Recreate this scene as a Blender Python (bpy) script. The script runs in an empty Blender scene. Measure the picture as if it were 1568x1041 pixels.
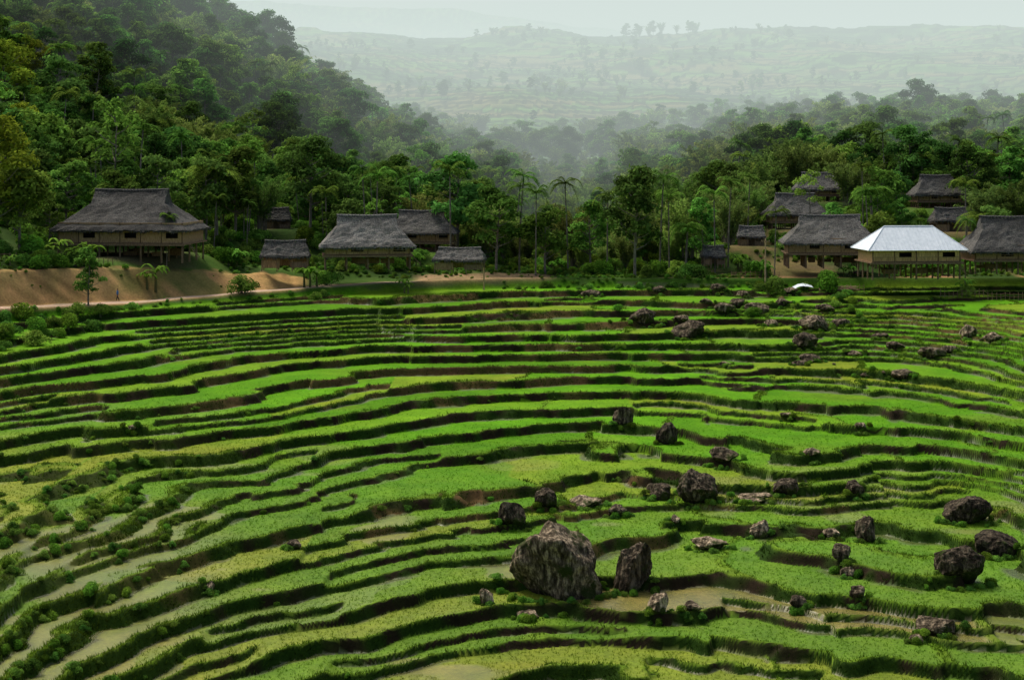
import bpy, math, random
import numpy as np
from mathutils import Vector, Matrix
F=2178.0; CX=784.0; YH=250.0
rng=np.random.default_rng(7); random.seed(7)
SC=bpy.context.scene
SC.view_settings.view_transform='Standard'; SC.view_settings.look='None'
SC.view_settings.exposure=0; SC.view_settings.gamma=1

# ------------------------------------------------------------ helpers
def vn(x,y,seed=0):
    x=np.asarray(x,float); y=np.asarray(y,float)
    x,y=np.broadcast_arrays(x,y)
    xi=np.floor(x); yi=np.floor(y); fx=x-xi; fy=y-yi
    xi=xi.astype(np.int64); yi=yi.astype(np.int64)
    def h(a,b):
        v=(a*374761393+b*668265263+seed*974634777)&0xffffffff
        v=((v^(v>>13))*1274126177)&0xffffffff
        v=v^(v>>16)
        return v/2147483648.0-1.0
    sx=fx*fx*(3-2*fx); sy=fy*fy*(3-2*fy)
    return (h(xi,yi)*(1-sx)+h(xi+1,yi)*sx)*(1-sy)+(h(xi,yi+1)*(1-sx)+h(xi+1,yi+1)*sx)*sy
def ss(a,b,x):
    t=np.clip((x-a)/(b-a),0,1); return t*t*(3-2*t)
def lerp(a,b,t): return a+(b-a)*t

class MB:
    def __init__(s): s.v=[];s.c=[];s.f=[];s.m=[];s.n=0
    def add(s,v,f,mat=0,col=(1,1,1)):
        v=np.asarray(v,float).reshape(-1,3); f=np.asarray(f,np.int64)
        col=np.asarray(col,float)
        if col.ndim==1: col=np.tile(col[:3],(len(v),1))
        s.v.append(v); s.c.append(col[:,:3]); s.f.append(f+s.n); s.m.append(np.full(len(f),mat)); s.n+=len(v)
    def box(s,c,d,mat=0,col=(1,1,1),rot=0):
        x,y,z=[q/2 for q in d]
        v=np.array([(-x,-y,-z),(x,-y,-z),(x,y,-z),(-x,y,-z),(-x,-y,z),(x,-y,z),(x,y,z),(-x,y,z)])
        if rot:
            R=np.array(Matrix.Rotation(rot,3,'Z')); v=v@R.T
        s.add(v+np.array(c),[(0,3,2,1),(4,5,6,7),(0,1,5,4),(1,2,6,5),(2,3,7,6),(3,0,4,7)],mat,col)
    def tube(s,pts,rad,n=6,mat=0,col=(1,1,1)):
        pts=np.asarray(pts,float); m=len(pts); V=[]
        for i in range(m):
            d=pts[min(i+1,m-1)]-pts[max(i-1,0)]; d/=np.linalg.norm(d)+1e-9
            a=np.cross(d,(0.3,1,0.1)); 
            if np.linalg.norm(a)<.1: a=np.cross(d,(1,0,0))
            a/=np.linalg.norm(a); b=np.cross(d,a)
            for j in range(n):
                t=2*math.pi*j/n; V.append(pts[i]+rad[i]*(a*math.cos(t)+b*math.sin(t)))
        Fc=[]
        for i in range(m-1):
            for j in range(n):
                Fc.append((i*n+j,i*n+(j+1)%n,(i+1)*n+(j+1)%n,(i+1)*n+j))
        s.add(V,Fc,mat,col)
        k=len(V); s.add([V[k-n+j] for j in range(n)]+[pts[-1]],[(j,(j+1)%n,n) for j in range(n)],mat,col)
    def mesh(s,name,mats,smooth=False):
        me=bpy.data.meshes.new(name)
        v=np.concatenate(s.v); c=np.concatenate(s.c)
        loops=np.concatenate([f.reshape(-1) for f in s.f])
        tot=np.concatenate([np.full(len(f),f.shape[1]) for f in s.f])
        st=np.concatenate([[0],np.cumsum(tot)[:-1]])
        me.vertices.add(len(v)); me.vertices.foreach_set('co',v.astype(np.float32).ravel())
        me.loops.add(len(loops)); me.loops.foreach_set('vertex_index',loops.astype(np.int32))
        me.polygons.add(len(tot)); me.polygons.foreach_set('loop_start',st.astype(np.int32))
        me.polygons.foreach_set('material_index',np.concatenate(s.m).astype(np.int32))
        me.polygons.foreach_set('use_smooth',np.full(len(tot),smooth))
        me.update(calc_edges=True)
        a=me.color_attributes.new('Col','FLOAT_COLOR','POINT')
        cc=np.ones((len(v),4),np.float32); cc[:,:3]=c; a.data.foreach_set('color',cc.ravel())
        for m in mats: me.materials.append(m)
        return me
    def obj(s,name,mats,smooth=False,parent=None,loc=None):
        o=bpy.data.objects.new(name,s.mesh(name,mats,smooth)); SC.collection.objects.link(o)
        if parent: o.parent=parent
        if loc is not None: o.location=loc
        return o

# ------------------------------------------------------------ materials
def newmat(name):
    m=bpy.data.materials.new(name); m.use_nodes=True; nt=m.node_tree; nt.nodes.clear()
    return m,nt,nt.nodes.new('ShaderNodeOutputMaterial')
def N(nt,t,**k):
    n=nt.nodes.new(t)
    for a,b in k.items(): setattr(n,a,b)
    return n
def noise(nt,scale,detail=4,vec=None,rough=.55):
    n=N(nt,'ShaderNodeTexNoise'); n.inputs['Scale'].default_value=scale; n.inputs['Detail'].default_value=detail
    n.inputs['Roughness'].default_value=rough
    if vec: nt.links.new(vec,n.inputs['Vector'])
    return n
def mapping(nt,src,scale):
    m=N(nt,'ShaderNodeMapping'); m.inputs['Scale'].default_value=scale; nt.links.new(src,m.inputs['Vector']); return m.outputs[0]
def ramp(nt,src,stops):
    r=N(nt,'ShaderNodeValToRGB'); e=r.color_ramp.elements
    while len(e)<len(stops): e.new(.5)
    for i,(p,c) in enumerate(stops): e[i].position=p; e[i].color=(c[0],c[1],c[2],1)
    nt.links.new(src,r.inputs[0]); return r.outputs[0]
def mixc(nt,a,b,fac,mode='MIX'):
    m=N(nt,'ShaderNodeMix',data_type='RGBA',blend_type=mode)
    for s,v in ((m.inputs[0],fac),(m.inputs[6],a),(m.inputs[7],b)):
        if hasattr(v,'links'): nt.links.new(v,s)
        else: s.default_value=v if not isinstance(v,tuple) else (v[0],v[1],v[2],1)
    return m.outputs[2]

def mat_ground():
    m,nt,out=newmat('terrain_soil_and_grass')
    at=N(nt,'ShaderNodeAttribute',attribute_name='Col'); tc=N(nt,'ShaderNodeTexCoord')
    n1=noise(nt,3.2,5,tc.outputs['Object'],.7); n2=noise(nt,.35,3,tc.outputs['Object'])
    r1=ramp(nt,n1.outputs[0],[(.25,(.62,.62,.62)),(.75,(1.34,1.34,1.34))])
    r2=ramp(nt,n2.outputs[0],[(.3,(.8,.88,.8)),(.7,(1.2,1.08,1.15))])
    c=mixc(nt,at.outputs[0],r1,1.0,'MULTIPLY'); c=mixc(nt,c,r2,1.0,'MULTIPLY')
    b=N(nt,'ShaderNodeBsdfPrincipled'); b.inputs['Specular IOR Level'].default_value=.05
    wt=N(nt,'ShaderNodeAttribute',attribute_name='wet')
    mr=N(nt,'ShaderNodeMapRange'); mr.inputs[3].default_value=.9; mr.inputs[4].default_value=.25; nt.links.new(wt.outputs['Fac'],mr.inputs[0]); nt.links.new(mr.outputs[0],b.inputs['Roughness'])
    mr2=N(nt,'ShaderNodeMapRange'); mr2.inputs[3].default_value=.05; mr2.inputs[4].default_value=.45; nt.links.new(wt.outputs['Fac'],mr2.inputs[0]); nt.links.new(mr2.outputs[0],b.inputs['Specular IOR Level'])
    nt.links.new(c,b.inputs['Base Color'])
    n3=noise(nt,7,4,tc.outputs['Object'],.7)
    bp=N(nt,'ShaderNodeBump'); bp.inputs['Strength'].default_value=.5; bp.inputs['Distance'].default_value=.1
    nt.links.new(n3.outputs[0],bp.inputs['Height']); nt.links.new(bp.outputs[0],b.inputs['Normal'])
    nt.links.new(b.outputs[0],out.inputs[0]); return m
def mat_leaf(name,var=.25,transl=.3,inst=True,hue=.025):
    m,nt,out=newmat(name)
    at=N(nt,'ShaderNodeAttribute',attribute_name='Col')
    hs=N(nt,'ShaderNodeHueSaturation')
    col=at.outputs[0]
    if inst:
        oi=N(nt,'ShaderNodeObjectInfo')
        mr=N(nt,'ShaderNodeMapRange'); mr.inputs[3].default_value=.5-hue; mr.inputs[4].default_value=.5+hue
        nt.links.new(oi.outputs['Random'],mr.inputs[0]); nt.links.new(mr.outputs[0],hs.inputs['Hue'])
        mu=N(nt,'ShaderNodeMath',operation='MULTIPLY'); mu.inputs[1].default_value=7.31
        fr=N(nt,'ShaderNodeMath',operation='FRACT'); nt.links.new(oi.outputs['Random'],mu.inputs[0]); nt.links.new(mu.outputs[0],fr.inputs[0])
        mr2=N(nt,'ShaderNodeMapRange'); mr2.inputs[3].default_value=1-var; mr2.inputs[4].default_value=1+var*1.5
        nt.links.new(fr.outputs[0],mr2.inputs[0]); nt.links.new(mr2.outputs[0],hs.inputs['Value'])
    nt.links.new(col,hs.inputs['Color'])
    d=N(nt,'ShaderNodeBsdfDiffuse'); t=N(nt,'ShaderNodeBsdfTranslucent'); mx=N(nt,'ShaderNodeMixShader'); mx.inputs[0].default_value=transl
    nt.links.new(hs.outputs[0],d.inputs[0]); nt.links.new(hs.outputs[0],t.inputs[0])
    nt.links.new(d.outputs[0],mx.inputs[1]); nt.links.new(t.outputs[0],mx.inputs[2])
    nt.links.new(mx.outputs[0],out.inputs[0]); return m
def mat_simple(name,stops,scale=(1,1,1),ns=4,bump=.4,bd=.05,rough=.85,detail=6,usecol=False):
    m,nt,out=newmat(name); tc=N(nt,'ShaderNodeTexCoord')
    v=mapping(nt,tc.outputs['Object'],scale); n1=noise(nt,ns,detail,v,.65); c=ramp(nt,n1.outputs[0],stops)
    if usecol:
        at=N(nt,'ShaderNodeAttribute',attribute_name='Col'); c=mixc(nt,c,at.outputs[0],1.0,'MULTIPLY')
    b=N(nt,'ShaderNodeBsdfPrincipled'); b.inputs['Roughness'].default_value=rough; b.inputs['Specular IOR Level'].default_value=.25
    nt.links.new(c,b.inputs['Base Color'])
    bp=N(nt,'ShaderNodeBump'); bp.inputs['Strength'].default_value=bump; bp.inputs['Distance'].default_value=bd
    nt.links.new(n1.outputs[0],bp.inputs['Height']); nt.links.new(bp.outputs[0],b.inputs['Normal'])
    nt.links.new(b.outputs[0],out.inputs[0]); return m
M_ground=mat_ground()
M_leaf=mat_leaf('foliage',.38,.4,True,.025)
M_blade=mat_leaf('grass_blades',.1,.35,False)
M_bark=mat_simple('bark',[(.3,(.07,.06,.045)),(.7,(.26,.23,.18))],(1,1,.3),6)
M_thatch=mat_simple('thatch',[(.3,(.035,.034,.032)),(.5,(.115,.112,.104)),(.7,(.24,.23,.21))],(4,4,.8),1.8,1,.2,.95,7,True)
M_wood=mat_simple('weathered_wood',[(.3,(.12,.075,.04)),(.7,(.32,.23,.145))],(3,3,.6),3,.3,.02,.8,5,True)
M_dark=mat_simple('interior_shade_paint',[(.3,(.008,.007,.006)),(.7,(.02,.017,.014))],(1,1,1),3)  # near-black colour standing in for the shade inside the houses
def mat_rock():
    m,nt,out=newmat('limestone'); tc=N(nt,'ShaderNodeTexCoord'); at=N(nt,'ShaderNodeAttribute',attribute_name='Col')
    n1=noise(nt,1.3,8,tc.outputs['Object'],.7); n2=noise(nt,.6,5,tc.outputs['Object'],.6)
    v=mapping(nt,tc.outputs['Object'],(2.6,2.6,.7)); n3=noise(nt,1.1,7,v,.75)
    c=ramp(nt,n3.outputs[0],[(.38,(.018,.013,.008)),(.5,(.085,.066,.042)),(.62,(.36,.285,.19))])
    c=mixc(nt,c,at.outputs[0],1.0,'MULTIPLY')
    moss=ramp(nt,n2.outputs[0],[(.54,(0,0,0)),(.62,(1,1,1))])
    c=mixc(nt,c,(.035,.05,.010),moss)
    b=N(nt,'ShaderNodeBsdfPrincipled'); b.inputs['Roughness'].default_value=.9; b.inputs['Specular IOR Level'].default_value=.12
    nt.links.new(c,b.inputs['Base Color'])
    bp=N(nt,'ShaderNodeBump'); bp.inputs['Strength'].default_value=1; bp.inputs['Distance'].default_value=.45
    nt.links.new(n1.outputs[0],bp.inputs['Height']); nt.links.new(bp.outputs[0],b.inputs['Normal'])
    nt.links.new(b.outputs[0],out.inputs[0]); return m
M_rock=mat_rock()

# ------------------------------------------------------------ house placement table
HS=[('thatched_stilt_house',202,198,390,212,60,40,'big',-6,.62),
    ('thatched_stilt_house',562,206,402,146,47,26,'mid',8,1.35),
    ('thatched_stilt_house',646,232,384,112,34,28,'mid',-4,.85),
    ('thatched_shed',437,203,408,76,24,16,'shed',5,.7),
    ('thatched_shed',704,205,411,80,18,14,'shed',-5,.9),
    ('thatched_shed',424,232,350,44,18,14,'shed',0,.7),
    ('metal_roof_stilt_house',1391,207,417,154,34,36,'white',5,1),
    ('thatched_stilt_house',1270,219,401,148,42,30,'mid',-5,.95),
    ('thatched_stilt_house',1546,210,409,150,52,26,'mid',3,.7),
    ('thatched_stilt_house',1217,243,350,96,32,22,'mid',4,.95),
    ('thatched_stilt_house',1252,268,308,78,26,18,'mid',-4,1.0),
    ('thatched_stilt_house',1434,262,318,82,30,20,'mid',3,.8),
    ('thatched_shed',1092,222,404,38,16,12,'shed',5,.8),
    ('thatched_shed',1150,232,376,44,16,14,'shed',-5,1.1),
    ('thatched_shed',1455,238,354,60,20,16,'shed',5,.7)]
PADS=[]
for h in HS:
    x=(h[1]-CX)/F*h[2]; PADS.append((x,h[2],h[4]/2/F*h[2]+.5,-(h[3]-YH)/F*h[2]))

# ------------------------------------------------------------ terrain function
TP=np.array([-400,0,200,300,400,500,600,700,800,900,1000,1200,1400,1568,2000],float)
TE=np.array([212,217.2,221.5,235,250,300,360,450,540,640,800,1000,1300,1650,2000,3000,3800,5200],float)
TY=np.array([
[476,473,465,456,447,439,433,428,426,426,426,426,426,426,426],
[472,469,461,452,444,436,431,427,425,425,425,424,423,423,423],
[422,413,411,416,421,430,424,420,420,421,421,418,417,417,417],
[395,391,389,393,396,400,388,404,412,414,408,384,380,398,398],
[365,356,357,352,352,372,372,392,405,408,396,344,336,356,356],
[260,265,285,300,315,332,345,370,380,380,368,302,300,305,305],
[120,150,190,210,245,280,312,340,346,344,328,278,272,275,275],
[-40,10,65,100,145,200,250,298,308,306,288,252,240,245,245],
[-120,-70,0,40,95,160,225,268,280,278,262,230,212,215,215],
[-100,-40,30,80,135,195,232,250,255,252,240,220,206,210,210],
[0,20,80,140,190,208,214,218,220,216,210,204,198,198,198],
[60,100,130,150,160,162,162,162,162,160,158,156,154,154,154],
[70,85,90,95,98,100,100,100,98,96,96,92,88,86,84],
[48,48,48,48,48,48,46,56,50,52,47,45,42,38,36],
[100,100,100,100,100,100,100,100,100,100,100,100,100,100,100],
[110,110,110,110,110,110,110,110,110,110,110,110,110,110,110],
[20,15,10,6,2,4,10,18,28,45,60,70,75,75,75],
[80,80,80,80,80,80,80,80,80,80,80,80,80,80,80]],float)
def table(E,px):
    E=np.clip(E,TE[0],TE[-1]-.01); px=np.clip(px,TP[0],TP[-1]-.01)
    i=np.clip(np.searchsorted(TE,E,side='right')-1,0,len(TE)-2); j=np.clip(np.searchsorted(TP,px,side='right')-1,0,len(TP)-2)
    a=(E-TE[i])/(TE[i+1]-TE[i]); b=(px-TP[j])/(TP[j+1]-TP[j]); b=b*b*(3-2*b)*.5+b*.5
    return (TY[i,j]*(1-a)+TY[i+1,j]*a)*(1-b)+(TY[i,j+1]*(1-a)+TY[i+1,j+1]*a)*b
STEP=.74
def terrain(x,y):
    x=np.asarray(x,float); y=np.asarray(y,float)
    u=np.clip(x/np.maximum(y,60),-.5,.5); px=CX+F*u
    L=np.clip((.04-u)/.4,0,1.3)**1.6; a=lerp(.34,.22,ss(115,172,y/(1-.26*L))); R=.10*np.clip((u-.17)/.19,0,1.5)**2
    E=y/(1-a*L-R*(1-ss(185,205,y)))
    hs=-32.7+.121*(E-90)
    fade=1-ss(200,211,E)
    wl=ss(-.06,.08,u)*(1-ss(135,160,E)); leftlow=ss(-.17,-.29,u)*(1-ss(140,172,E))
    nz=.6*vn(x/42,y/20,1)+.33*vn(x/16,y/11,2)+.10*vn(x/4.2,y/3.2,3)+.035*vn(x/1.3,y/1.1,4)
    nz=nz+.17*ss(-.08,.08,vn(x/15,y/22,14))+.13*ss(-.06,.06,vn(x/11,y/17,15))-.1*ss(-.05,.05,vn(x/9,y/9,16))
    nz=nz+wl*.75*vn(x/13,y/13,5)+wl*.22*vn(x/5,y/5,7)+wl*.22*ss(-.05,.05,vn(x/6,y/8,17))+leftlow*(.28*vn(x/5,y/5,6)+.2*ss(-.05,.05,vn(x/5,y/6,18)))
    hs=hs+nz*fade
    t=(hs+40)/STEP; t=t+.24*vn(t*.9,x/35,19); k=np.floor(t); f=t-k
    rt=ss(.19,.215,u)*ss(172,176,E)
    m=np.maximum(ss(0,.04,vn(x/18+k*17.3,k*3.13,8)-.22),rt)
    fr=.085+.03*vn(x/6,y/6,9)+.13*leftlow
    zf=k*STEP-40+STEP*(ss(0,1,f/fr)-1)
    f2=2*f; k2=np.floor(f2); f2=f2-k2; fr2=np.minimum(fr*1.35,.6)
    zh=k*STEP-40-.5*STEP*(1-k2)+.5*STEP*(ss(0,1,f2/fr2)-1)
    z=lerp(zf,zh,m)
    fm=np.where(m>.5,f2/fr2,f/fr); fi=np.where(m>.5,f2,f)
    riser=1-ss(.95,1.15,fm)
    lip=ss(.75,1.1,fm)*(1-ss(1.4,2.0,fm))
    z=z+lip*(.10+.08*vn(x/.9,y/.9,10))+riser*.14*vn(x/.7,y/.7,11)
    seg=x/26+vn(k*7.7,k*3.3,12)*3+.12*vn(x/4,y/4,13); sid=np.floor(seg); sd=np.minimum(seg-sid,1-(seg-sid))*26
    cross=(1-ss(.2,.5,sd))*ss(-.05,.08,u)*(1-riser)
    z=z+cross*.14
    lip=np.maximum(lip,cross)
    ty=table(E,px); zt=-(ty-YH)/F*y
    w=ss(211.5,213,E)
    na=ss(240,330,E); nb=ss(700,1000,E)
    zt=zt+na*(2.2*vn(x/28,y/28,20)+1.0*vn(x/11,y/11,21))+nb*(9*vn(x/140,y/170,22)+4*vn(x/60,y/60,23))+ss(213,225,E)*.25*vn(x/4,y/4,24)+ss(217,219,E)*.12*vn(x/1.3,y/1.3,26)
    q=3.6; tq=zt/q+.5*vn(x/90,y/90,25); kq=np.floor(tq); zq=kq*q+q*ss(.5,1,tq-kq)-q*.5*vn(x/90,y/90,25); zt=lerp(zt,zq,.9*ss(620,740,E)*(1-ss(1800,1900,E)))
    z=lerp(z,zt,w)
    for (hx,hy,r,hz) in PADS:
        dd=np.sqrt((x-hx)**2+((y-hy)*1.4)**2); pw=(1-ss(r,r+8,dd))*ss(222,229,E)
        z=lerp(z,hz,pw)
    zn=np.where(y>0,-1.8-.5*y,-1.8)
    nb_=zn>z; z=np.maximum(z,zn)
    fld=(1-w)*(~nb_)
    return dict(z=z,E=E,u=u,px=px,k=k,m=m,k2=k2,riser=riser*fld,lip=lip*fld,fld=fld,sid=sid,leftlow=leftlow,fq=tq-kq,near=nb_,wl=wl,fi=fi)
def gz(x,y): return float(terrain(np.array([x]),np.array([y]))['z'][0])
def ray(px,py,d0=68,d1=330):
    D=np.arange(d0,d1,.06); x=(px-CX)/F*D; z=terrain(x,D)['z']; r=-(py-YH)/F*D
    i=np.argmax(z>=r); return x[i],D[i],z[i]

# ------------------------------------------------------------ build terrain mesh
ys=[ -30+i*2.5 for i in range(36)]
yv=60.0
while yv<216: ys.append(yv); yv+=.125
st=.14
while yv<5200: ys.append(yv); st=min(st*1.02,yv*.0065); yv+=st
ys=np.array(ys); us=np.linspace(-.43,.43,960)
Y,U=np.meshgrid(ys,us,indexing='ij'); X=U*(Y+40)
T=terrain(X,Y); Z=T['z']; E=T['E']; PX=T['px']
def C(*c): return np.array(c)
def blend(c,new,w): return c*(1-w[...,None])+new*w[...,None]
hid=(vn(T['k']*5.31,T['sid']*3.7+T['k2']*T['m']*1.9+.5,30)+1)/2
hid=np.clip(hid*1.6-.3,0,1)
n_a=vn(X/9,Y/7,31); n_b=vn(X/1.5,Y/1.2,32); n_c=vn(X/30,Y/20,33); n_d=vn(X/3.5,Y/2.2,34)
nearf=1-ss(95,150,Y)
RICE=C(.073,.228,.0045)
base=RICE*(1+.45*(hid[...,None]-.5)) 
base=blend(base,C(.062,.15,.006),nearf*.85)
yel=np.clip(ss(.68,.92,hid)*.55+.25*ss(.0,.8,n_a)+.6*T['leftlow']*ss(.2,.7,hid)+.12*nearf+.05,0,.9)
col=blend(base,C(.165,.195,.016),yel)
mud=ss(.78,.88,(vn(T['k']*9.1,T['sid']*2.3,35)+1)/2)*(1-ss(100,125,Y))
mud=np.maximum(mud,T['leftlow']*ss(.3,.55,n_c+.5*n_a)*.7)
mud=np.maximum(mud,ss(.5,.7,n_a+.5*n_d)*nearf*.6)
col=blend(col,C(.17,.135,.045),mud*.75)
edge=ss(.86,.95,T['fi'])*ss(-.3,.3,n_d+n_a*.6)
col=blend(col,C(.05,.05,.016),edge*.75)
col=col*(1+.08*n_b[...,None]+.10*n_d[...,None])
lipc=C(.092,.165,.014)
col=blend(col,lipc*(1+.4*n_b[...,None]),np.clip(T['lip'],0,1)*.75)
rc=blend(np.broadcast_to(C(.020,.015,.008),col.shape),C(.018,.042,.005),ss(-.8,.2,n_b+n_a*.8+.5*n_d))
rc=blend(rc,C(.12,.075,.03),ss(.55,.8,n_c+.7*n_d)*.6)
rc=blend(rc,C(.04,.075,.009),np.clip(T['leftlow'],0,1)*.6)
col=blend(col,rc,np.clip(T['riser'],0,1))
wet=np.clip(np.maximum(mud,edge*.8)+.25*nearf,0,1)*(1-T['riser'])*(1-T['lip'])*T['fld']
# outside field
w=1-T['fld']
og=blend(np.broadcast_to(C(.03,.062,.011),col.shape),C(.06,.12,.018),ss(-.4,.6,n_a))
streak=vn(X*1.3+Z*1.6,Z*.2,40)
tan=C(.38,.245,.095)*(1+.35*streak[...,None])*(1+.2*n_d[...,None])*(1+.15*n_b[...,None])
wt=(1-ss(450,480,PX))*ss(212.2,212.8,E)*(1-ss(222.0,223.4,E+.7*n_b+.8*n_d))
og=blend(og,tan,wt)
og=blend(og,C(.09,.12,.03),wt*ss(.25,.6,n_a+.5*n_d)*.7)
road=(1-ss(660,700,PX))*ss(212.5,213.2,E)*(1-ss(216.3,217.0,E+.3*n_b)); og=blend(og,C(.44,.33,.23)*(1+.1*n_b[...,None]),road)
mound=ss(625,650,PX)*(1-ss(820,860,PX))*ss(211.8,213,E)*(1-ss(221,224,E+n_b)); og=blend(og,C(.28,.20,.10)*(1+.2*n_b[...,None]),mound)
pth=ss(1000,1040,PX)*ss(213,214,E)*(1-ss(217,219,E+n_b)); og=blend(og,C(.30,.17,.08),pth*ss(-.3,.2,n_a))
vd=ss(1050,1120,PX)*ss(214,216,E)*(1-ss(238,246,E)); og=blend(og,C(.18,.11,.06),vd*ss(-.2,.3,n_a+.4*n_b)*.6)
for (hx,hy,r,hz) in PADS:
    dd=np.sqrt((X-hx)**2+((Y-hy)*1.2)**2); og=blend(og,C(.12,.09,.055),(1-ss(r*.6,r+.5,dd+n_b))*.7*ss(222,224,E))
far=ss(560,700,E)
n_f=vn(X/90,Y/90,41)+.5*vn(X/25,Y/25,42)
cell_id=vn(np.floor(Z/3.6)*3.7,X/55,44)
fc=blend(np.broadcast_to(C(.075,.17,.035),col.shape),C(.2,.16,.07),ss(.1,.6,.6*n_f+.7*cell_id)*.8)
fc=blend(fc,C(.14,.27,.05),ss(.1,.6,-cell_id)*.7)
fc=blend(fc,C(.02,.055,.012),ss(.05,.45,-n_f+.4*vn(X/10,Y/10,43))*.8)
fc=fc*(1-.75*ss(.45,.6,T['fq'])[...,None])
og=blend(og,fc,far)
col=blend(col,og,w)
nr=T['near']; col[nr]=C(.04,.08,.015)
col=np.clip(col,.002,.6)
b=MB(); R_,C_=X.shape
idx=np.arange(R_*C_).reshape(R_,C_)
faces=np.stack([idx[:-1,:-1],idx[:-1,1:],idx[1:,1:],idx[1:,:-1]],-1).reshape(-1,4)
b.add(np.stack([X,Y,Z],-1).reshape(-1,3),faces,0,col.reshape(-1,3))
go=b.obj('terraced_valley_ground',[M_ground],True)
wa=go.data.attributes.new('wet','FLOAT','POINT'); wa.data.foreach_set('value',wet.ravel().astype(np.float32))

# ------------------------------------------------------------ blades
def blades(name,pts,nb,h,w,spread,lean,cols,mat,var=.3,dk=.6):
    n=len(pts); P=np.repeat(pts,nb,0); Cc=np.repeat(cols,nb,0); hh=np.repeat(h,nb)*rng.uniform(.55,1.15,n*nb)
    an=rng.uniform(0,2*np.pi,n*nb); an2=rng.uniform(0,2*np.pi,n*nb)
    off=np.stack([np.cos(an),np.sin(an),np.zeros(n*nb)],-1)
    base=P+off*(rng.uniform(0,1,n*nb)*spread)[:,None]; base[:,2]-=.04
    sd=np.stack([np.cos(an2),np.sin(an2)*.5,np.zeros(n*nb)],-1)*(w*.5*rng.uniform(.7,1.4,n*nb))[:,None]
    tip=base+off*(hh*lean*rng.uniform(.2,1,n*nb))[:,None]; tip[:,2]+=hh
    V=np.stack([base-sd,base+sd,tip],1).reshape(-1,3)
    k=rng.uniform(1-var,1+var,n*nb)[:,None]; cc=np.stack([Cc*k*dk,Cc*k*dk,Cc*k*1.1],1).reshape(-1,3)  # dark roots and brighter tips: tuft shading painted into blade colour
    b=MB(); b.add(V,np.arange(n*nb*3).reshape(-1,3),0,cc); b.obj(name,[mat])
sel=(Y>66)&(Y<214)&(np.abs(X/np.maximum(Y,1))<.385)
cell=.86*(Y+40)/960*.125
vis=sel&(T['fld']>.9)
p=rng.random(X.shape)
tread=vis&(T['riser']<.1)&(T['lip']<.25)
dens=10*(1-ss(100,160,Y)); pk=tread&(p<dens*cell)&(mud<.4)&(edge<.5)
P=np.stack([X[pk],Y[pk],Z[pk]],-1); P[:,:2]+=rng.uniform(-.06,.06,(len(P),2))
blades('rice_plants',P,5,np.full(len(P),.19),.035,.08,.5,col[pk]*C(1.2,1.3,1),M_blade,.2,.75)
print('rice',len(P))
wd=vis&((T['riser']>.25)|(T['lip']>.35))
wn=ss(-.5,.5,n_a+.8*n_b)
dens=(7+24*wn)*(1+.6*T['leftlow']); pk=wd&(p<dens*cell)
P=np.stack([X[pk],Y[pk],Z[pk]],-1)
lipw=np.clip(T['lip'][pk],0,1)[:,None]
cc=C(.026,.056,.006)*(1-lipw)+C(.10,.185,.014)*lipw
cc=cc+T['leftlow'][pk][:,None]*C(.025,.032,.002)
cc=cc*rng.uniform(.45,1.5,(len(P),1))
blades('bund_grass',P,5,rng.uniform(.10,.34,len(P)),.06,.15,.9,cc,M_blade)
print('weeds',len(P))

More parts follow.
